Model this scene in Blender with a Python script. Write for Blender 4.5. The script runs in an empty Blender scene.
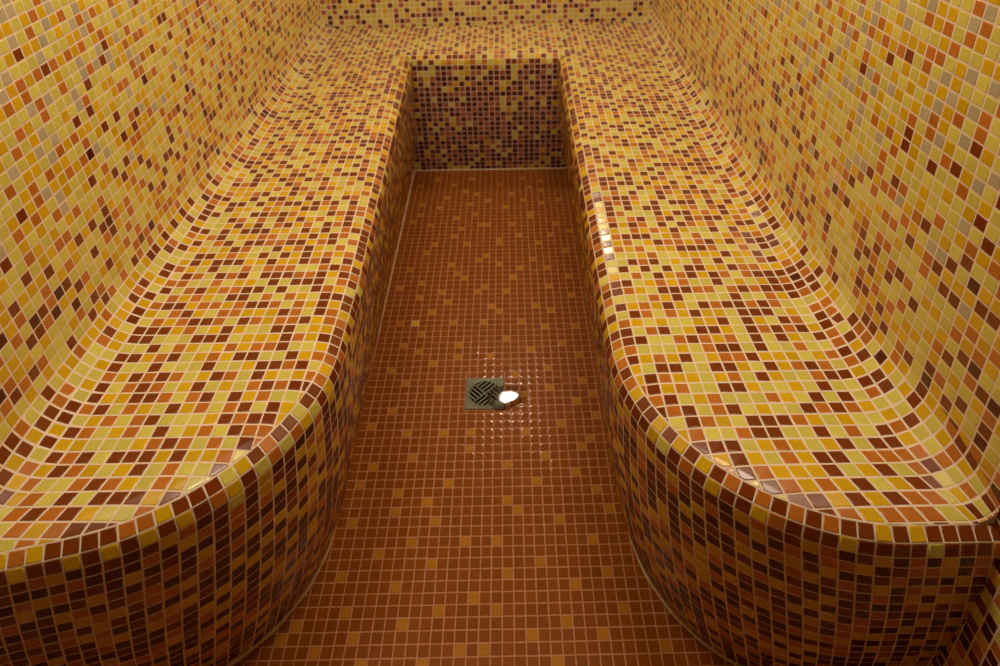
import bpy, math, random
from mathutils import Vector, Matrix

# ------------------------------------------------------------------ camera, world, exposure
T = 0.0218                                   # one mosaic tile with its joint, in metres; layout below is in tiles
scene = bpy.context.scene
CAM_H = 64.96
PITCH, YAW, ROLL = 0.4486, 0.0048, -0.0142
fw = Vector((math.sin(YAW) * math.cos(PITCH), math.cos(YAW) * math.cos(PITCH), -math.sin(PITCH)))
rt = Vector((math.cos(YAW), -math.sin(YAW), 0.0))
up = rt.cross(fw)
r_ = rt * math.cos(ROLL) + up * math.sin(ROLL)
u_ = up * math.cos(ROLL) - rt * math.sin(ROLL)
cam_data = bpy.data.cameras.new('camera')
cam = bpy.data.objects.new('camera', cam_data)
scene.collection.objects.link(cam)
m = Matrix((r_, u_, -fw)).transposed().to_4x4()
m.translation = Vector((0, 0, CAM_H * T))
cam.matrix_world = m
cam_data.sensor_width = 36.0
cam_data.lens = 0.6933 * 36.0
cam_data.shift_x = -0.0115
cam_data.shift_y = -0.2246
cam_data.clip_start = 0.02
cam_data.dof.use_dof = True
cam_data.dof.focus_distance = 1.12
cam_data.dof.aperture_fstop = 5.0
scene.camera = cam

world = bpy.data.worlds.new('world')
scene.world = world
world.use_nodes = True
world.node_tree.nodes['Background'].inputs[0].default_value = (1.0, 0.8, 0.55, 1)
world.node_tree.nodes['Background'].inputs[1].default_value = 0.02

scene.view_settings.view_transform = 'Standard'
scene.view_settings.look = 'None'
scene.view_settings.gamma = 1.0
scene.view_settings.use_curve_mapping = False
scene.view_settings.exposure = 0.0

CEIL_LAMPS = ((-24.0, 50.0, 101.5), (16.0, 50.0, 101.5))
CEIL_RADIUS = 12.0
CEIL_POWER = 14.2
WALL_LAMP = (-0.3, 119.5, 67.0)
WALL_RADIUS = 2.6
WALL_POWER = 110.0
LAMP_COL = (1.0, 0.86, 0.64, 1)

# ------------------------------------------------------------------ helpers
rnd = random.Random(11)
def srgb(r, g, b):
    f = lambda c: (c / 255 / 12.92) if c / 255 <= 0.04045 else ((c / 255 + 0.055) / 1.055) ** 2.4
    return (f(r), f(g), f(b), 1.0)

def tile_material(name, col, rough=0.16, var=0.10, spec=0.5):
    mt = bpy.data.materials.new(name); mt.use_nodes = True
    nt = mt.node_tree; b = nt.nodes['Principled BSDF']
    geo = nt.nodes.new('ShaderNodeNewGeometry')
    mul = nt.nodes.new('ShaderNodeMapRange')
    mul.inputs['To Min'].default_value = 1 - var; mul.inputs['To Max'].default_value = 1 + var
    nt.links.new(geo.outputs['Random Per Island'], mul.inputs['Value'])
    tc = nt.nodes.new('ShaderNodeTexCoord')
    nz = nt.nodes.new('ShaderNodeTexNoise'); nz.inputs['Scale'].default_value = 260; nz.inputs['Detail'].default_value = 2
    nt.links.new(tc.outputs['Object'], nz.inputs['Vector'])
    mr = nt.nodes.new('ShaderNodeMapRange'); mr.inputs['To Min'].default_value = 0.93; mr.inputs['To Max'].default_value = 1.07
    nt.links.new(nz.outputs['Fac'], mr.inputs['Value'])
    pm = nt.nodes.new('ShaderNodeMath'); pm.operation = 'MULTIPLY'
    nt.links.new(mul.outputs['Result'], pm.inputs[0]); nt.links.new(mr.outputs['Result'], pm.inputs[1])
    vm = nt.nodes.new('ShaderNodeVectorMath'); vm.operation = 'SCALE'
    vm.inputs[0].default_value = col[:3]
    nt.links.new(pm.outputs[0], vm.inputs['Scale'])
    nt.links.new(vm.outputs[0], b.inputs['Base Color'])
    b.inputs['Roughness'].default_value = rough
    b.inputs['IOR'].default_value = 1.5
    b.inputs['Specular IOR Level'].default_value = spec
    return mt

def plain_material(name, col, rough=0.8, metal=0.0, noise=0.12, scale=60):
    mt = bpy.data.materials.new(name); mt.use_nodes = True
    nt = mt.node_tree; b = nt.nodes['Principled BSDF']
    nz = nt.nodes.new('ShaderNodeTexNoise'); nz.inputs['Scale'].default_value = scale; nz.inputs['Detail'].default_value = 4
    tc = nt.nodes.new('ShaderNodeTexCoord'); nt.links.new(tc.outputs['Object'], nz.inputs['Vector'])
    mr = nt.nodes.new('ShaderNodeMapRange'); mr.inputs['To Min'].default_value = 1 - noise; mr.inputs['To Max'].default_value = 1 + noise
    nt.links.new(nz.outputs['Fac'], mr.inputs['Value'])
    vm = nt.nodes.new('ShaderNodeVectorMath'); vm.operation = 'SCALE'; vm.inputs[0].default_value = col[:3]
    nt.links.new(mr.outputs['Result'], vm.inputs['Scale']); nt.links.new(vm.outputs[0], b.inputs['Base Color'])
    b.inputs['Roughness'].default_value = rough; b.inputs['Metallic'].default_value = metal
    return mt

def emit_material(name, col, power):
    mt = bpy.data.materials.new(name); mt.use_nodes = True
    b = mt.node_tree.nodes['Principled BSDF']
    b.inputs['Base Color'].default_value = (0.8, 0.8, 0.8, 1)
    b.inputs['Emission Color'].default_value = col
    b.inputs['Emission Strength'].default_value = power
    return mt

M_GROUT = plain_material('grout', srgb(236, 214, 192), 0.75)
M_FGROUT = plain_material('floor_grout', srgb(196, 134, 92), 0.75)
PAL = {
    'light': tile_material('pale_yellow_glass', srgb(214, 202, 94)),
    'gold': tile_material('golden_glass', srgb(216, 172, 12)),
    'orange': tile_material('orange_brown_glass', srgb(190, 112, 36)),
    'brown': tile_material('red_brown_glass', srgb(124, 56, 12)),
    'dark': tile_material('dark_brown_glass', srgb(84, 29, 16)),
    'grey': tile_material('beige_grey_glass', srgb(186, 172, 142)),
    'floor': tile_material('terracotta_floor_glass', srgb(144, 76, 0), 0.42, 0.08, 0.12),
    'flight': tile_material('light_orange_floor_glass', srgb(188, 122, 26), 0.42, 0.08, 0.12),
    'white': tile_material('whitish_pink_glass', srgb(225, 180, 150)),
}
PAL['rose'] = tile_material('dusty_rose_glass', srgb(166, 94, 66))
PAL['plum'] = tile_material('plum_brown_glass', srgb(92, 34, 28))
PAL['edge'] = tile_material('wet_tile_edge', srgb(150, 74, 0), 0.12, 0.07)
PAL['edgelight'] = tile_material('wet_light_tile_edge', srgb(188, 122, 26), 0.12, 0.07)
PKEYS = list(PAL)
M_BODY = plain_material('mortar_body', srgb(150, 125, 100), 0.9)
M_PLASTER = plain_material('ochre_plaster', srgb(96, 72, 36), 0.7)
M_SEAL = plain_material('cream_sealant', srgb(232, 208, 168), 0.5)
M_STEEL = plain_material('brushed_steel', srgb(118, 116, 98), 0.45, 0.7, 0.15, 300)
M_DARK = plain_material('dark_drain_void', srgb(16, 14, 11), 0.9)

ORIGIN = Vector((0, 0, 0))
def link(name, me, parent=None):
    o = bpy.data.objects.new(name, me)
    scene.collection.objects.link(o)
    if parent is not None:
        o.parent = parent
        o.location = -parent.location
    return o

class Mosaic:
    """collects glass tiles set on a grout bed into one mesh"""
    def __init__(self):
        self.v = []; self.f = []; self.m = []; self.s = []
    def poly(self, pts, mat, smooth=True):
        n = len(self.v); self.v += pts
        self.f.append(tuple(range(n, n + len(pts)))); self.m.append(mat); self.s.append(smooth)
    def tile(self, P, S, key, gap=0.052, fine=True, bed=True, bevel=(0.025, 0.07)):
        """P polygon in tile coordinates, S(u,v)->(point, normal)"""
        P = clean(P)
        if len(P) < 3: return
        c = (sum(p[0] for p in P) / len(P), sum(p[1] for p in P) / len(P))
        N = S(*c)[1]
        a, b, d = (S(*P[0])[0], S(*P[1])[0], S(*P[2])[0])
        flip = newell([S(*p)[0] for p in P]).dot(N) < 0
        tu, tv = rnd.gauss(0, 0.010), rnd.gauss(0, 0.010)
        def ring(Q, h):
            out = []
            for q in Q:
                p, n = S(*q)
                hh = h + (tu * (q[0] - c[0]) + tv * (q[1] - c[1]) if h > -0.02 else 0)
                out.append(tuple((p + n * hh) * T))
            if flip: out.reverse()
            return out
        if bed:
            self.poly(ring(P, -0.03), 0 if key not in ('floor', 'flight') else FGROUT, False)
        g = gap + rnd.uniform(-0.008, 0.008)
        A0 = inset(P, g)
        if not A0:
            if abs(area(P)) < 0.07: return
            A0 = [(c[0] + (x - c[0]) * 0.72, c[1] + (y - c[1]) * 0.72) for x, y in P]
        j = (rnd.uniform(-0.012, 0.012), rnd.uniform(-0.012, 0.012))
        A0 = [(x + j[0], y + j[1]) for x, y in A0]
        mi = PKEYS.index(key) + 1
        if fine:
            A1 = inset(A0, bevel[0]); A2 = inset(A0, bevel[1])
            if A1 and A2 and len(A1) == len(A0) == len(A2):
                tl = rnd.uniform(-0.006, 0.006)
                rings = [ring(A0, -0.05), ring(A1, -0.014 + tl), ring(A2, tl)]
                if key in ('floor', 'flight'):
                    return self.floor_tile(A0, A1, S, mi)
            else:
                rings = [ring(A0, -0.06), ring(A0, -0.005)]
        else:
            A1 = inset(A0, 0.06)
            rings = [ring(A0, -0.06), ring(A1 if A1 and len(A1) == len(A0) else A0, 0.0)]
        k = len(A0); n = len(self.v)
        for r in rings: self.v += r
        for q in range(len(rings) - 1):
            for i in range(k):
                i2 = (i + 1) % k
                self.f.append((n + q * k + i, n + q * k + i2, n + (q + 1) * k + i2, n + (q + 1) * k + i))
                self.m.append(mi); self.s.append(True)
        self.f.append(tuple(n + (len(rings) - 1) * k + i for i in range(k))); self.m.append(mi); self.s.append(False)
    def floor_tile(self, A0, A1, S, mi):
        k = len(A0); n = len(self.v)
        if area(A1) < 0: A0 = A0[::-1]; A1 = A1[::-1]
        up_ = lambda q, h: tuple((S(*q)[0] + Vector((0, 0, h))) * T)
        self.v += [up_(q, -0.05) for q in A0] + [up_(q, 0.0) for q in A1]
        for i in range(k):
            i2 = (i + 1) % k
            self.f.append((n + i, n + i2, n + k + i2, n + k + i)); self.m.append(mi); self.s.append(False)
        top = []
        for i in range(k):
            a, b, d = A1[i - 1], A1[i], A1[(i + 1) % k]
            la = math.hypot(a[0] - b[0], a[1] - b[1]); ld = math.hypot(d[0] - b[0], d[1] - b[1])
            kz = rnd.uniform(0.6, 1.3); prev = None
            for cut, dz in ((0.26, 0.0), (0.17, -0.0018), (0.09, -0.0065), (0.0, -0.0145)):
                c1 = min(cut, la * 0.4) / la; c2 = min(cut, ld * 0.4) / ld
                p = (b[0] + (a[0] - b[0]) * c1, b[1] + (a[1] - b[1]) * c1); q = (b[0] + (d[0] - b[0]) * c2, b[1] + (d[1] - b[1]) * c2)
                m_ = len(self.v)
                if cut > 0: self.v += [up_(p, dz * kz), up_(q, dz * kz)]
                else: self.v += [up_(b, dz * kz)]
                if prev is None: top += [m_, m_ + 1]
                elif cut > 0: self.f.append((prev, m_, m_ + 1, prev + 1))
                else: self.f.append((prev, m_, prev + 1))
                if prev is not None: self.m.append(PKEYS.index('edgelight' if PKEYS[mi - 1] == 'flight' else 'edge') + 1); self.s.append(True)
                prev = m_
        self.f.append(tuple(top)); self.m.append(mi); self.s.append(False)
    def box(self, lo, hi, mat):
        x0, y0, z0 = [c * T for c in lo]; x1, y1, z1 = [c * T for c in hi]
        n = len(self.v)
        self.v += [(x0, y0, z0), (x1, y0, z0), (x1, y1, z0), (x0, y1, z0), (x0, y0, z1), (x1, y0, z1), (x1, y1, z1), (x0, y1, z1)]
        for q in ((3, 2, 1, 0), (4, 5, 6, 7), (0, 1, 5, 4), (1, 2, 6, 5), (2, 3, 7, 6), (3, 0, 4, 7)):
            self.f.append(tuple(n + i for i in q)); self.m.append(mat); self.s.append(False)
    def build(self, name, parent=None, extra=()):
        me = bpy.data.meshes.new(name)
        me.from_pydata(self.v, [], self.f)
        for mt in [M_GROUT] + [PAL[k] for k in PKEYS] + [M_BODY, M_FGROUT] + list(extra): me.materials.append(mt)
        me.polygons.foreach_set('material_index', self.m)
        me.polygons.foreach_set('use_smooth', self.s)
        me.update()
        return link(name, me, parent)
BODY = len(PKEYS) + 1
FGROUT = BODY + 1

def newell(p):
    n = Vector((0, 0, 0))
    for i in range(len(p)):
        n += p[i].cross(p[(i + 1) % len(p)])
    return n
def clean(P):
    out = []
    for p in P:
        if not out or math.hypot(p[0] - out[-1][0], p[1] - out[-1][1]) > 0.04: out.append(p)
    while len(out) > 1 and math.hypot(out[0][0] - out[-1][0], out[0][1] - out[-1][1]) <= 0.04: out.pop()
    return out
def area(P):
    return 0.5 * sum(P[i][0] * P[(i + 1) % len(P)][1] - P[(i + 1) % len(P)][0] * P[i][1] for i in range(len(P)))
def inset(P, g):
    if area(P) < 0: P = P[::-1]; rev = True
    else: rev = False
    n = len(P); L = []
    for i in range(n):
        a, b = P[i], P[(i + 1) % n]
        dx, dy = b[0] - a[0], b[1] - a[1]; l = math.hypot(dx, dy)
        if l < 1e-6: return None
        nx, ny = -dy / l, dx / l
        L.append((nx, ny, nx * a[0] + ny * a[1] + g))
    Q = []
    for i in range(n):
        a, b = L[i - 1], L[i]
        det = a[0] * b[1] - a[1] * b[0]
        if abs(det) < 0.05:
            p = P[i]; Q.append((p[0] + b[0] * g, p[1] + b[1] * g)); continue
        Q.append(((a[2] * b[1] - a[1] * b[2]) / det, (a[0] * b[2] - a[2] * b[0]) / det))
    if area(Q) < 0.015: return None
    for i in range(n):          # an edge that turned round means the polygon was too thin
        a, b = P[i], P[(i + 1) % n]; c, d = Q[i], Q[(i + 1) % n]
        if (b[0] - a[0]) * (d[0] - c[0]) + (b[1] - a[1]) * (d[1] - c[1]) <= 0: return None
    return Q[::-1] if rev else Q
def clip(P, f):
    """keep the part of polygon P where f(p) >= 0"""
    F = [f(p) for p in P]
    if min(F) >= -1e-6: return P
    if max(F) <= 0: return []
    out = []
    for i in range(len(P)):
        a, b = P[i], P[(i + 1) % len(P)]; fa, fb = F[i], F[(i + 1) % len(P)]
        if fa >= 0: out.append(a)
        if (fa >= 0) != (fb >= 0):
            t = fa / (fa - fb)
            for _ in range(3):      # follow a curved boundary
                q = (a[0] + (b[0] - a[0]) * t, a[1] + (b[1] - a[1]) * t); fq = f(q)
                if abs(fq) < 1e-3: break
                if (fq >= 0) == (fa >= 0): t = t + (1 - t) * fq / (fq - fb) if fq != fb else t
                else: t = t * fa / (fa - fq)
            out.append((a[0] + (b[0] - a[0]) * t, a[1] + (b[1] - a[1]) * t))
    return out
def cell(i, j, u0=0.0, v0=0.0):
    return [(u0 + i, v0 + j), (u0 + i + 1, v0 + j), (u0 + i + 1, v0 + j + 1), (u0 + i, v0 + j + 1)]
def pick(w):
    x = rnd.random() * sum(w.values())
    for k, q in w.items():
        x -= q
        if x <= 0: return k
    return k
PICKED = {}
def choose(tag, i, j, w):
    """pick a colour, mostly avoiding a dark tile next to one of its own colour"""
    for _ in range(3):
        k = pick(w)
        if rnd.random() > 0.62: break
        if k not in (PICKED.get((tag, i - 1, j)), PICKED.get((tag, i, j - 1))) or k == 'light' and rnd.random() < 0.5: break
    PICKED[(tag, i, j)] = k
    return k
def mix(a, b, t):
    t = max(0, min(1, t)); ks = list(dict.fromkeys(list(a) + list(b)))
    return {k: a.get(k, 0) * (1 - t) + b.get(k, 0) * t for k in ks}

# colour mixes of the mosaic
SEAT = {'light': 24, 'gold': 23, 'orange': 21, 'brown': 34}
WLOW = {'light': 36, 'gold': 29, 'orange': 18, 'brown': 15, 'dark': 3}
WMID = {'light': 43, 'gold': 29, 'orange': 14, 'brown': 6, 'grey': 8}
WTOP = {'light': 39, 'gold': 24, 'orange': 13, 'brown': 0.5, 'grey': 24}
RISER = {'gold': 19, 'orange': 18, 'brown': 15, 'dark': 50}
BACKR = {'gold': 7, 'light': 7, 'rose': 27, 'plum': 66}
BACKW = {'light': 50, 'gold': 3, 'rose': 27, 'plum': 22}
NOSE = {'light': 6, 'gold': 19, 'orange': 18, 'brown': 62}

# ------------------------------------------------------------------ layout (tiles)
ZS = 23.3                         # seat height
YB = 109.4                        # foot of the back riser
def xr(y, z=0.0): return 26.9 + 2.6 * math.exp(-max(0.0, y - 27) / 15) + 0.008 * max(0.0, z - 26.5)     # right wall
def xl(y, z=0.0):                                                                                      # left wall, curving back above its cove
    h = max(0.0, z - (ZS + CH['left']))
    return -33.8 - 0.35 * math.exp(-max(0.0, y - 27) / 18) - 0.085 * h
def yback(x): return 122.4 + 0.042 * (x + 4)     # back wall
CA = {'right': math.radians(90), 'left': math.radians(90)}      # how far the cove turns before the wall starts
CR0 = {'right': 3.2, 'left': 3.2}
CH = {k: CR0[k] * (1 - math.cos(CA[k])) for k in CA}
def CR(side, y):                  # cove radius: five rows of tiles, tighter at the front edge
    return CR0[side] * (1 - 0.6 * max(0.0, min(1.0, (33.0 - y) / 6.0)) ** 1.5)
NR = 1.56                         # nosing radius: two rows of tiles
A0N = math.radians(15)            # tilt of the seat where the nosing starts
NO = NR * (1 - math.sin(A0N))     # the seat edge lies this far inside the nose
DROOP, DW = 0.24, 1.8             # the seat dips softly towards its edge
SIDES = {                         # sign, arc centre, floor radius, overhang
    'right': dict(s=1, cx=24.4, cy=42.5, R=13.5, o=3.1, ob=2.6, am=math.radians(90)),
    'left': dict(s=-1, cx=-30.9, cy=42.7, R=13.5, o=3.5, ob=1.5, am=math.radians(77)),
}
BO = 2.4                          # overhang of the back bench
ZH, YF = 104.0, -26.0             # ceiling, front wall

def prof(s, om):
    """front profile of the bench from the seat edge (s=0) down to the floor: offset from foot line, height, slope"""
    L = NR * (math.pi / 2 - A0N); zn = ZS - DROOP - NR * math.cos(A0N)
    if s <= L:
        a = A0N + s / NR
        return om - NR + NR * math.sin(a), zn + NR * math.cos(a)
    z = zn * (1 - (s - L) / (ROWS - L))
    k = 1 - z / zn
    return om * (1 - k ** 2.3), z
ROWS = 24.0
def prof_n(s, om):
    e = 0.01
    a = prof(max(0, s - e), om); b = prof(min(ROWS, s + e), om)
    d = (b[0] - a[0], b[1] - a[1]); l = math.hypot(*d)
    return (-d[1] / l, d[0] / l)          # (outward, up)

def over(side, t):
    c = SIDES[side]; k = max(0.0, min(1.0, t / 58.0))
    return c['ob'] + (c['o'] - c['ob']) * k
def outline(side, t):
    """foot line of a side bench: t=0 at the back riser running to the front, round the end and on to the wall; point and outward normal"""
    c = SIDES[side]; s = c['s']; Ls = YB - c['cy']
    if t <= Ls: return (c['cx'] - s * c['R'], YB - t), (-s, 0.0)
    Rm = c['R'] + 2.2                     # tile pitch kept true at mid face
    a = (t - Ls) / Rm
    d = max(0.0, t - Ls - Rm * c['am']); a = min(a, c['am'])
    ca, sa = math.cos(a), math.sin(a)
    return (c['cx'] - s * c['R'] * ca + s * sa * d, c['cy'] - c['R'] * sa - ca * d), (-s * ca, -sa)
def strip(side):
    Ls = YB - SIDES[side]['cy']
    def S(t, s):
        k = max(0.0, min(1.0, (t - Ls + 8) / 26)); t = t + 0.16 * k * k * (3 - 2 * k) * max(0.0, s - 2)   # columns drift round the end on their way down
        om = over(side, t)
        (x, y), (nx, ny) = outline(side, t)
        o, z = prof(s, om); no, nz = prof_n(s, om)
        return Vector((x + nx * o, y + ny * o, z)), Vector((nx * no, ny * no, nz))
    return S
def back_strip():
    def S(x, s):
        o, z = prof(s, BO); no, nz = prof_n(s, BO)
        return Vector((x, YB - o, z)), Vector((0, -no, nz))
    return S
def crease_x(side, y=YB):
    c = SIDES[side]; return c['cx'] - c['s'] * (c['R'] + over(side, YB - y) - NO)
CBY = YB - BO + NO                 # seat edge line of the back bench

def seat_z(x, y):
    d = 9.0
    for side in ('left', 'right'):
        c = SIDES[side]; sg = c['s']
        if sg * (x - c['cx']) < -c['R'] - 6: continue
        xc = crease_x(side, min(y, CBY))
        if y > CBY: e = math.hypot(x - xc, y - CBY) if sg * (x - xc) > 0 else 9
        elif y > c['cy']: e = sg * (x - xc)
        else: e = -foot_sdf(side, x, y, c['o'] - NO)
        d = min(d, e)
    if crease_x('left') <= x <= crease_x('right') and y >= CBY - 0.5: d = min(d, y - CBY)
    d = max(0.0, min(DW, d))
    return ZS - DROOP * ((DW - d) / DW) ** 2
def seat_n(x, y):
    e = 0.05
    gx = (seat_z(x + e, y) - seat_z(x - e, y)) / (2 * e); gy = (seat_z(x, y + e) - seat_z(x, y - e)) / (2 * e)
    return Vector((-gx, -gy, 1)).normalized()

# ------------------------------------------------------------------ floor
def foot_sdf(side, x, y, o=0.0):
    """>0 outside the bench foot"""
    c = SIDES[side]; s = c['s']
    dx = s * (x - c['cx']); dy = y - c['cy']; R = c['R'] + o
    if dy >= 0: return -dx - R if dx < 0 else -R
    ca, sa = math.cos(c['am']), math.sin(c['am'])
    if -dy * ca + dx * sa > 0 and math.atan2(-dy, -dx) > c['am']: return -dx * ca - dy * sa - R
    return math.hypot(dx, dy) - R

LIGHTS = []
def zoomed(x0, y0, s, pts):
    for a, b in pts: LIGHTS.append((x0 + a / s, y0 + b / s))
zoomed(400, 165, 5.55, [(205,80),(295,110),(398,70),(355,145),(418,160),(550,103),(617,153),(680,65),(712,130),(775,92),(780,145),(105,115),(252,185),(485,195),(682,187),(115,225),(212,240),(383,215),(583,228),(788,218),(885,195),(108,283),(307,298),(410,275),(722,262),(722,285),(617,327),(865,318),(65,325),(160,345),(442,335),(482,335),(335,360),(940,355),(835,385),(658,390),(297,405),(187,432),(770,432),(367,445),(548,420),(548,445),(920,470),(140,495),(472,492),(437,518),(737,525),(548,540),(282,545),(820,577),(52,573),(662,577),(627,610),(318,597),(353,620),(940,625),(115,645)])
zoomed(380, 265, 4.545, [(183,75),(82,98),(275,118),(177,142),(440,117),(472,93),(572,112),(768,103),(862,55),(875,145),(303,163),(505,183),(538,207),(708,177),(775,197),(232,212),(85,265),(328,262),(468,258),(640,250),(748,272),(888,268),(183,315),(573,332),(825,348),(105,368),(357,362),(350,415),(177,393),(500,413),(683,380),(905,403),(238,448),(762,460),(45,483),(612,495),(920,517),(113,527)])
zoomed(345, 385, 4.757, [(220,122),(127,192),(290,228),(462,225),(590,225),(595,300),(317,342),(130,382),(66,470),(487,465),(242,508),(385,550),(230,600),(30,645),(425,645),(440,20)])
zoomed(485, 385, 4.757, [(305,10),(185,45),(362,180),(503,250),(462,288),(185,215),(288,330),(430,410),(103,375),(245,458),(535,492),(590,585),(103,548),(153,590),(355,635),(525,140),(455,80),(510,35)])
zoomed(300, 526, 4.757, [(525,75),(367,125),(620,180),(190,232),(445,287),(210,402),(480,462),(245,527),(57,600),(640,405),(280,645),(575,645),(240,5)])
zoomed(440, 526, 4.757, [(118,72),(270,70),(477,167),(322,222),(640,278),(158,345),(267,405),(605,452),(440,518),(90,590),(208,590),(563,640)])
zoomed(580, 526, 4.757, [(65,60),(137,215),(217,385),(120,505),(418,570)])
zoomed(230, 580, 7.742, [(510,350),(385,458)])
def floor_hit(px, py):
    d = fw + r_ * ((px - 511.5) / 693.3) - u_ * ((py - 108.4) / 693.3)
    k = -CAM_H / d.z
    return d.x * k, d.y * k
FX, FY = -1.2314 % 1.0, 41.687 % 1.0
light_cells = set()
for p in LIGHTS:
    x, y = floor_hit(*p); light_cells.add((math.floor(x - FX), math.floor(y - FY)))
x, y = floor_hit(414, 323); yellow_cell = (math.floor(x - FX), math.floor(y - FY))
DRAIN = Vector((*floor_hit(484.8, 393.3), 0))
DH = 2.28                          # half side of the drain plate
def Sfloor(u, v): return Vector((u, v, 0)), Vector((0, 0, 1))
F = Mosaic()
for i in range(-40, 31):
    for j in range(-27, 111):
        P = cell(i, j, FX, FY)
        for side in SIDES: P = P and clip(P, lambda p: foot_sdf(side, *p) + 0.02)
        P = P and clip(P, lambda p: YB + 0.02 - p[1])
        P = P and clip(P, lambda p: xr(p[1]) + 0.05 - p[0])
        P = P and clip(P, lambda p: p[0] - xl(p[1]) + 0.05)
        P = P and clip(P, lambda p: p[1] - YF)
        if not P: continue
        cx = sum(p[0] for p in P) / len(P) - DRAIN.x; cy = sum(p[1] for p in P) / len(P) - DRAIN.y
        if max(abs(cx), abs(cy)) < DH + 0.55:
            pieces = [clip(P, lambda p: p[0] - DRAIN.x - DH), clip(P, lambda p: DRAIN.x - DH - p[0])]
            Q = clip(clip(P, lambda p: DRAIN.x + DH - p[0]), lambda p: p[0] - DRAIN.x + DH) if True else P
            if Q:
                pieces += [clip(Q, lambda p: p[1] - DRAIN.y - DH), clip(Q, lambda p: DRAIN.y - DH - p[1])]
        else: pieces = [P]
        if (i, j) == yellow_cell: key = 'gold'
        elif (i, j) in light_cells: key = 'flight'
        elif j + FY < 29 and rnd.random() < 0.045: key = 'flight'
        else: key = 'floor'
        for Q in pieces:
            if Q: F.tile(Q, Sfloor, key, fine=j > 20)
# slab under the tiles, with the drain's hole left open
B = (DRAIN.x - DH, DRAIN.x + DH, DRAIN.y - DH, DRAIN.y + DH)
X0, X1, Y0, Y1 = -42, 33, YF - 3, 128
for lo, hi in (((X0, Y0), (X1, B[2])), ((X0, B[3]), (X1, Y1)), ((X0, B[2]), (B[0], B[3])), ((B[1], B[2]), (X1, B[3]))):
    F.box((lo[0], lo[1], -6), (hi[0], hi[1], -0.07), BODY)
o = F.build('floor'); o['kind'] = 'structure'

# ------------------------------------------------------------------ walls
YL0 = CBY % 1.0                    # tile rows shared with the seats
def wall_mix(z):
    if z < ZS: return mix(RISER, WLOW, (z - 14) / 10)
    if z < 40: return mix(WLOW, WMID, (z - 30) / 10)
    return mix(WMID, WTOP, (z - 40) / 8)
def side_wall(name, xf, s):
    W = Mosaic(); nrm = Vector((-s, -s * (xf(31) - xf(30)) * -1, 0)).normalized()
    def S(u, v): return Vector((xf(u, v), u, v)), nrm
    zt = ZS + CH['right' if s > 0 else 'left']
    for i in range(-27, 126):
        y = YL0 + i
        for j in range(-27, 78):
            z = zt + j
            if j < 0 and y > 36: continue
            P = clip(cell(i, j, YL0, zt), lambda p: p[1])
            P = P and clip(P, lambda p: ZH - p[1])
            P = P and clip(P, lambda p: yback(xf(p[0], p[1])) - p[0])
            P = P and clip(P, lambda p: p[0] - YF)
            if not P: continue
            key = choose(name, i, j, wall_mix(z))
            if s > 0 and (i, j) == WHITE_CELL: key = 'white'
            W.tile(P, S, key, fine=(z < 62 and y > 24))
    t = 6
    n = len(W.v)
    prf = [(xf(27, z) + s * 0.12, z) for z in (-0.5, zt, zt + 12, ZH)]; prf += [(xf(27, ZH) + s * t, ZH), (xf(27, ZH) + s * t, -0.5)]
    for y in (YF - 3, 128):
        for x, z in prf: W.v.append((x * T, y * T, z * T))
    for k in range(6):
        W.f.append((n + k, n + (k + 1) % 6, n + 6 + (k + 1) % 6, n + 6 + k)); W.m.append(BODY); W.s.append(False)
    W.f.append(tuple(n + k for k in range(6))); W.m.append(BODY); W.s.append(False)
    W.f.append(tuple(n + 11 - k for k in range(6))); W.m.append(BODY); W.s.append(False)
    o = W.build(name); o['kind'] = 'structure'
def wall_hit(px, py, X):
    d = fw + r_ * ((px - 511.5) / 693.3) - u_ * ((py - 108.4) / 693.3)
    k = X / d.x
    return d.y * k, CAM_H + d.z * k
wy, wz = wall_hit(842, 182, 28.1)
WHITE_CELL = (math.floor(wy - YL0), math.floor(wz - ZS - CH['right']))
side_wall('wall_right', xr, 1)
side_wall('wall_left', xl, -1)

W = Mosaic()
bn = Vector((0.042, -1, 0)).normalized()
def Sb(u, v): return Vector((u, yback(u), v)), bn
for i in range(-48, 34):
    for j in range(0, 82):
        P = clip(cell(i, j, 0.3, ZS - 0.3), lambda p: ZH - p[1])
        P = P and clip(P, lambda p: p[0] - xl(122, p[1]) + 0.1)
        P = P and clip(P, lambda p: xr(123, p[1]) - p[0] + 0.1)
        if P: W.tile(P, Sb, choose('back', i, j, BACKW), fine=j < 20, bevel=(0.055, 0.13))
W.box((-52, 125.4, -0.5), (40, 131, ZH), BODY)
o = W.build('wall_back'); o['kind'] = 'structure'
W = Mosaic(); W.box((-52, YF - 6, -0.5), (40, YF, ZH), BODY + 2); o = W.build('wall_front', extra=[M_PLASTER]); o['kind'] = 'structure'
W = Mosaic(); W.box((-52, YF - 6, ZH), (40, 131, ZH + 6), BODY + 2); o = W.build('ceiling', extra=[M_PLASTER]); o['kind'] = 'structure'

# ------------------------------------------------------------------ the bench
bench = bpy.data.objects.new('steam_bath_bench', None)
scene.collection.objects.link(bench)
bench.location = (-3 * T, YB * T, 0)
bench['label'] = 'U-shaped built-in steam bath bench covered in yellow, orange and brown glass mosaic, with rounded ends'
bench['category'] = 'bench'

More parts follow.
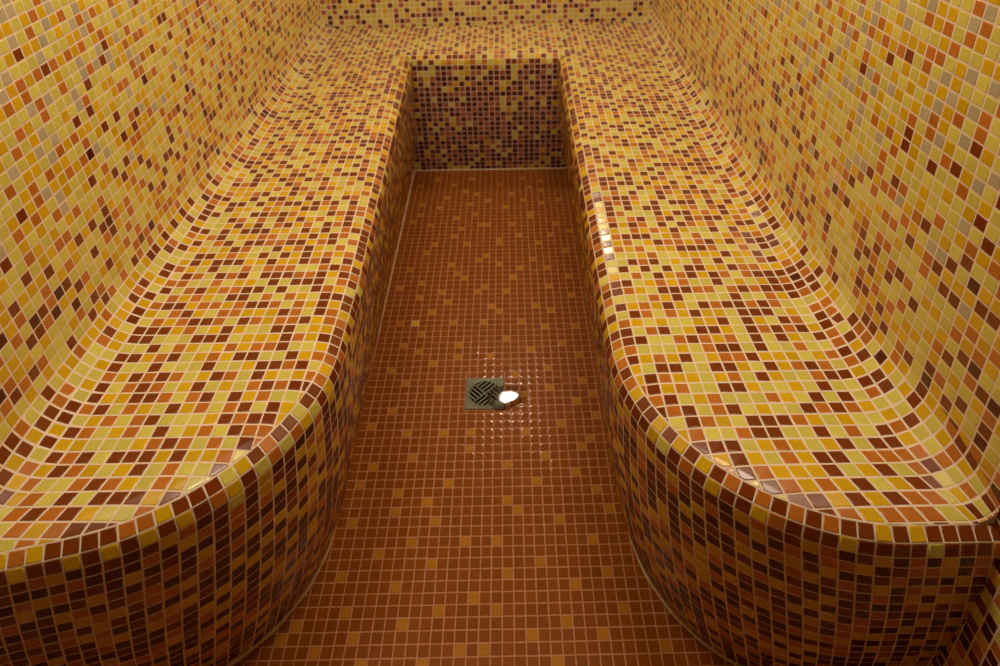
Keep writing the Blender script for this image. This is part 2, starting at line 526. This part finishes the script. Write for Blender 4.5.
def set_label(o, text): o['label'] = text
def seat_patch(side):
    """flat seat of a side bench; columns fan a little between the seat edge and the cove"""
    c = SIDES[side]; s = c['s']; xf = xr if s > 0 else xl
    cw = math.sin(CA[side]); ncol = round(abs(xf(60) - s * CR0[side] * cw - crease_x(side, 70)))
    def S(u, v):
        xe = xf(v) - s * CR(side, v) * cw; xc = crease_x(side, v)
        X = xc + (xe - xc) * u / ncol
        return Vector((X, v, seat_z(X, v))), (seat_n(X, v) if v < 36 or u < 3 else Vector((0, 0, 1)))
    def inside(p):
        q = S(*p)[0]; return -foot_sdf(side, q.x, q.y, c['o'] - NO)
    M = Mosaic()
    for i in range(ncol):
        for j in range(-84, 20):
            P = clip(cell(i, j, 0, CBY), inside) if j < -60 else cell(i, j, 0, CBY)
            P = P and clip(P, lambda p: yback(S(*p)[0].x) - p[1])
            if P: M.tile(P, S, choose('seat' + side, i, j, SEAT), fine=j < 0)
    return M
def strip_patch(side, s0, s1, mixf):
    c = SIDES[side]; S = strip(side); sg = c['s']; xf = xr if sg > 0 else xl
    M = Mosaic()
    n = int(YB - c['cy'] + (c['R'] + 2.2) * math.pi / 2 + 20)
    for i in range(-4, n):
        for j in range(s0, s1):
            P = cell(i, j, YB - CBY, 0)
            P = clip(P, lambda p: p[0] - (prof(p[1], BO)[0]))            # mitre with the back bench
            P = P and clip(P, lambda p: sg * (xf(S(*p)[0].y) - S(*p)[0].x) + 0.1)
            if P: M.tile(P, S, choose('strip' + side, i, j, mixf(j + 0.5)), gap=0.055)
    return M
def cove_patch(side):
    c = SIDES[side]; s = c['s']; xf = xr if s > 0 else xl
    L = CR0[side] * CA[side]
    def S(u, v):                          # v: 0 at the seat .. L at the wall
        a = v / L * CA[side]; r = CR(side, u)
        xb = xf(u) - s * r * math.sin(CA[side])
        z0 = ZS - (ZS - seat_z(xb, u)) * (1 - v / L)
        return Vector((xb + s * r * math.sin(a), u, z0 + r - r * math.cos(a))), Vector((-s * math.sin(a), 0, math.cos(a)))
    yf = [y for y in [26 + k * 0.01 for k in range(300)] if foot_sdf(side, xf(y) - s * 1.0, y, c['o'] - NO) <= 0][0]
    M = Mosaic()
    for i in range(-84, 20):
        for j in range(5):
            sc = L / 5
            P = [(CBY + i + a, (j + b) * sc) for a, b in ((0, 0), (1, 0), (1, 1), (0, 1))]
            P = clip(P, lambda p: p[0] - yf)
            P = P and clip(P, lambda p: yback(xf(p[0])) - p[0])
            if P: M.tile(P, S, choose('cove' + side, i, j, mix(SEAT, WLOW, j / 5)), fine=i < 0)
    # end face of the cove above the front edge of the bench
    arc = [tuple(S(yf, L * k / 8)[0] * T) for k in range(9)]
    corner = (xf(yf) * T, yf * T, (ZS - DROOP) * T)
    pts = arc + [corner]
    if s < 0: pts.reverse()
    M.poly(pts, 0, False)
    return M

for side in ('left', 'right'):
    o = seat_patch(side).build('seat', bench); set_label(o, 'flat yellow and brown mosaic seat along the %s wall' % side)
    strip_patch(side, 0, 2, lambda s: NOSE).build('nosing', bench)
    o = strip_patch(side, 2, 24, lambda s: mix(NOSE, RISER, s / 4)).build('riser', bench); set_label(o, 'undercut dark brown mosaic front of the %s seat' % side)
    o = cove_patch(side).build('cove', bench)

# back seat, nosing and riser between the two arms
xa, xb = crease_x('left'), crease_x('right')
M = Mosaic(); nc = round(xb - xa); sc = (xb - xa) / nc
for i in range(nc):
    for j in range(0, 20):
        P = [(xa + (i + a) * sc, CBY + j + b) for a, b in ((0, 0), (1, 0), (1, 1), (0, 1))]
        P = clip(P, lambda p: yback(p[0]) - p[1])
        if P: M.tile(P, lambda u, v: (Vector((u, v, seat_z(u, v))), seat_n(u, v)), choose('backseat', i, j, SEAT), fine=False)
o = M.build('seat', bench); set_label(o, 'short seat across the back of the room')
def back_patch(s0, s1, mixf):
    M = Mosaic(); S = back_strip()
    fl = SIDES['left']; fr = SIDES['right']
    for i in range(-2, nc + 6):
        for j in range(s0, s1):
            P = [(xa - 3 + (i + a) * sc, j + b) for a, b in ((0, 0), (1, 0), (1, 1), (0, 1))]
            P = clip(P, lambda p: p[0] - (fl['cx'] + fl['R'] + prof(p[1], fl['ob'])[0]))
            P = P and clip(P, lambda p: (fr['cx'] - fr['R'] - prof(p[1], fr['ob'])[0]) - p[0])
            if P: M.tile(P, S, choose('bs', i, j, mixf(j + 0.5)))
    return M
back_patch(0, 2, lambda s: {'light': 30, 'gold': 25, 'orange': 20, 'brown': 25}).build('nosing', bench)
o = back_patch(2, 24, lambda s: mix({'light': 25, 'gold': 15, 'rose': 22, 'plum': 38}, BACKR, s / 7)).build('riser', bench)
set_label(o, 'purplish brown mosaic front of the back seat')

# cream sealant along the foot of the bench
pts = []
for side, order in (('left', 1), ('right', -1)):
    c = SIDES[side]; Lm = YB - c['cy'] + (c['R'] + 2.2) * c['am'] + (7.5 if side == 'left' else 4.8)
    q = []
    n = 160
    for k in range(n + 1):
        (x, y), _ = outline(side, Lm * k / n)
        q.append((x, y, 0.03 + 0.02 * math.sin(k * 1.7)))
    if side == 'left': pts = q[::-1]
    else: pts += q
bv = []; bf = []
for k, q in enumerate(pts):
    p = Vector(q); d = (Vector(pts[min(k + 1, len(pts) - 1)]) - Vector(pts[max(k - 1, 0)])).normalized()
    sx = d.cross(Vector((0, 0, 1))).normalized(); n = len(bv)
    for a in range(8):
        w = 0.19 + 0.03 * math.sin(k * 0.9)
        bv.append(tuple((p + sx * (w * math.cos(a * math.pi / 4)) + Vector((0, 0, w * math.sin(a * math.pi / 4)))) * T))
    if k:
        for a in range(8): bf.append((n - 8 + a, n - 8 + (a + 1) % 8, n + (a + 1) % 8, n + a))
bm_ = bpy.data.meshes.new('sealant_bead'); bm_.from_pydata(bv, [], bf); bm_.materials.append(M_SEAL)
bm_.polygons.foreach_set('use_smooth', [True] * len(bf)); bm_.update()
bead = link('sealant_bead', bm_, bench); set_label(bead, 'thin cream sealant line where bench meets floor')

# ------------------------------------------------------------------ floor drain
drain = bpy.data.objects.new('floor_drain', None); scene.collection.objects.link(drain)
drain.location = DRAIN * T
drain['label'] = 'small square steel floor drain with round slotted grate set in terracotta floor tiles'
drain['category'] = 'drain'
def simple(name, v, f, mats, parent, mi=None, smooth=False):
    me = bpy.data.meshes.new(name); me.from_pydata([tuple(c * T for c in p) for p in v], [], f)
    for q in mats: me.materials.append(q)
    if mi: me.polygons.foreach_set('material_index', mi)
    if smooth: me.polygons.foreach_set('use_smooth', [True] * len(f))
    me.update(); o = bpy.data.objects.new(name, me); scene.collection.objects.link(o); o.parent = parent
    return o
# square plate with a round opening
GR = 1.95; NS = 64; v = []; f = []
def sq(a, h):
    c, s = math.cos(a), math.sin(a); k = h / max(abs(c), abs(s)); return c * k, s * k
for k in range(NS):
    a = 2 * math.pi * (k + 0.0) / NS
    x, y = sq(a, DH - 0.02); x2, y2 = sq(a, DH - 0.08); c, s = math.cos(a), math.sin(a)
    v += [(x, y, -0.5), (x, y, 0.0), (x2, y2, 0.06), (GR * 1.04 * c, GR * 1.04 * s, 0.06), (GR * c, GR * s, 0.02), (GR * c, GR * s, -0.5)]
for k in range(NS):
    for r in range(5):
        a = k * 6 + r; b = ((k + 1) % NS) * 6 + r
        f.append((a, b, b + 1, a + 1))
simple('frame', v, f, [M_STEEL], drain)
# sump below the grate
v = []; f = []
for k in range(NS):
    a = 2 * math.pi * k / NS
    v += [((GR + 0.02) * math.cos(a), (GR + 0.02) * math.sin(a), -0.12), ((GR + 0.02) * math.cos(a), (GR + 0.02) * math.sin(a), -5)]
for k in range(NS):
    a = 2 * k; b = 2 * ((k + 1) % NS); f.append((a, b, b + 1, a + 1))
f.append(tuple(2 * k + 1 for k in range(NS)))
simple('sump', v, f, [M_DARK], drain)
# grate: rim ring plus bars in four woven quadrants
v = []; f = []
def bar(x0, y0, x1, y1, w, z0=-0.25, z1=0.03):
    d = Vector((x1 - x0, y1 - y0)); l = d.length
    if l < 0.05: return
    d /= l; nx, ny = -d.y * w / 2, d.x * w / 2; n = len(v)
    for z in (z0, z1):
        v.extend([(x0 + nx, y0 + ny, z), (x0 - nx, y0 - ny, z), (x1 - nx, y1 - ny, z), (x1 + nx, y1 + ny, z)])
    for q in ((0, 1, 2, 3), (7, 6, 5, 4), (0, 4, 5, 1), (1, 5, 6, 2), (2, 6, 7, 3), (3, 7, 4, 0)): f.append(tuple(n + k for k in q))
RI = GR - 0.12
n = len(v)
for k in range(NS):
    a = 2 * math.pi * k / NS; c, s = math.cos(a), math.sin(a)
    for r, z in ((GR - 0.01, -0.3), (GR - 0.01, 0.03), (RI - 0.05, 0.03), (RI - 0.05, -0.3)): v.append((r * c, r * s, z))
for k in range(NS):
    for r in range(4):
        a = n + k * 4; b = n + ((k + 1) % NS) * 4
        f.append((a + r, b + r, b + (r + 1) % 4, a + (r + 1) % 4))
q4 = math.sqrt(0.5)
e1 = Vector((q4, q4)); e2 = Vector((-q4, q4))           # diagonal axes
bar(*(-e1 * RI), *(e1 * RI), 0.16); bar(*(-e2 * RI), *(e2 * RI), 0.16)
for a, b in ((1, 1), (-1, 1), (-1, -1), (1, -1)):
    along, across = (e1 * a, e2 * b) if a * b > 0 else (e2 * b, e1 * a)
    for k in range(1, 4):
        dd = 0.47 * k
        m2 = math.sqrt(max(0, RI * RI - dd * dd))
        p = across * dd; q = p + along * m2
        bar(p.x, p.y, q.x, q.y, 0.16)
simple('grate', v, f, [M_STEEL], drain)
v = []; f = []
for r, z in ((0.17, 0.0), (0.17, 0.06), (0.10, 0.09)):
    for k in range(16): v.append((r * math.cos(k * math.pi / 8), r * math.sin(k * math.pi / 8), z + 0.02))
for q in range(2):
    for k in range(16): f.append((q * 16 + k, q * 16 + (k + 1) % 16, (q + 1) * 16 + (k + 1) % 16, (q + 1) * 16 + k))
f.append(tuple(32 + k for k in range(16)))
simple('screw', v, f, [M_STEEL], drain)

# puddle of water beside the drain
M_WATER = bpy.data.materials.new('clear_water'); M_WATER.use_nodes = True
b = M_WATER.node_tree.nodes['Principled BSDF']
b.inputs['Base Color'].default_value = (1, 1, 1, 1); b.inputs['Roughness'].default_value = 0.06
b.inputs['IOR'].default_value = 1.33; b.inputs['Transmission Weight'].default_value = 1.0
v = []; f = []; n = 48
cxp, cyp = 2.5, -0.6
prof_r = []
for k in range(n):
    a = 2 * math.pi * k / n
    r = 1.9 + 0.25 * math.sin(2 * a + 0.6) + 0.14 * math.sin(3 * a + 1.1)
    prof_r.append((r * math.cos(a) * 1.15, r * math.sin(a) * 1.0))
rings = ((1.0, -0.02), (0.98, 0.06), (0.94, 0.09), (0.88, 0.10), (0.4, 0.10))
for sc_, z in rings:
    for x, y in prof_r: v.append((cxp + x * sc_, cyp + y * sc_, z))
for q in range(len(rings) - 1):
    for k in range(n): f.append((q * n + k, q * n + (k + 1) % n, (q + 1) * n + (k + 1) % n, (q + 1) * n + k))
f.append(tuple((len(rings) - 1) * n + k for k in range(n))); f.append(tuple(range(n - 1, -1, -1)))
pud_root = simple('water_puddle', v, f, [M_WATER], None, smooth=True)
pud_root.location = DRAIN * T
pud_root['label'] = 'small shiny puddle of water at the right edge of the floor drain'
pud_root['category'] = 'puddle'

# ------------------------------------------------------------------ lamps (above the view)
def dome(name, centre, axis, R, flat, power, label, col=LAMP_COL):
    root = bpy.data.objects.new(name, None); scene.collection.objects.link(root)
    root.location = Vector(centre) * T
    root['label'] = label; root['category'] = 'lamp'
    if axis[2]: root['group'] = 'ceiling lamps above the seats'
    z = Vector(axis); x = z.orthogonal().normalized(); y = z.cross(x)
    def lathe(pname, rings, mat):
        v = []; f = []; n = 40
        for r, h in rings:
            for k in range(n):
                a = 2 * math.pi * k / n; p = x * (r * math.cos(a)) + y * (r * math.sin(a)) + z * h; v.append(tuple(p))
        for q in range(len(rings) - 1):
            for k in range(n): f.append((q * n + k, q * n + (k + 1) % n, (q + 1) * n + (k + 1) % n, (q + 1) * n + k))
        f.append(tuple(range(n - 1, -1, -1))); f.append(tuple((len(rings) - 1) * n + k for k in range(n)))
        return simple(pname, v, f, [mat], root, smooth=True)
    lathe('housing', [(R * 1.12, -5.0 if R < 5 else -0.9), (R * 1.12, 0.0), (R * 1.02, 0.3), (R * 1.0, 0.3)], M_STEEL)
    lathe('diffuser', [(R * math.cos(t), 0.3 + flat * math.sin(t)) for t in [k * math.pi / 2 / 8 for k in range(8)]] + [(0.05, 0.3 + flat)], emit_material(name + '_glow', col, power))
for p_, l_ in zip(CEIL_LAMPS, ('left', 'right')):
    dome('ceiling_lamp', p_, (0, 0, -1), CEIL_RADIUS, 1.5, CEIL_POWER, 'round glowing ceiling lamp above the %s seat' % l_)
dome('wall_lamp', (WALL_LAMP[0], yback(WALL_LAMP[0]) - 5.0, WALL_LAMP[2]), (0, -1, 0), WALL_RADIUS, 2.6, WALL_POWER, 'small round lamp on the back wall above the short seat')
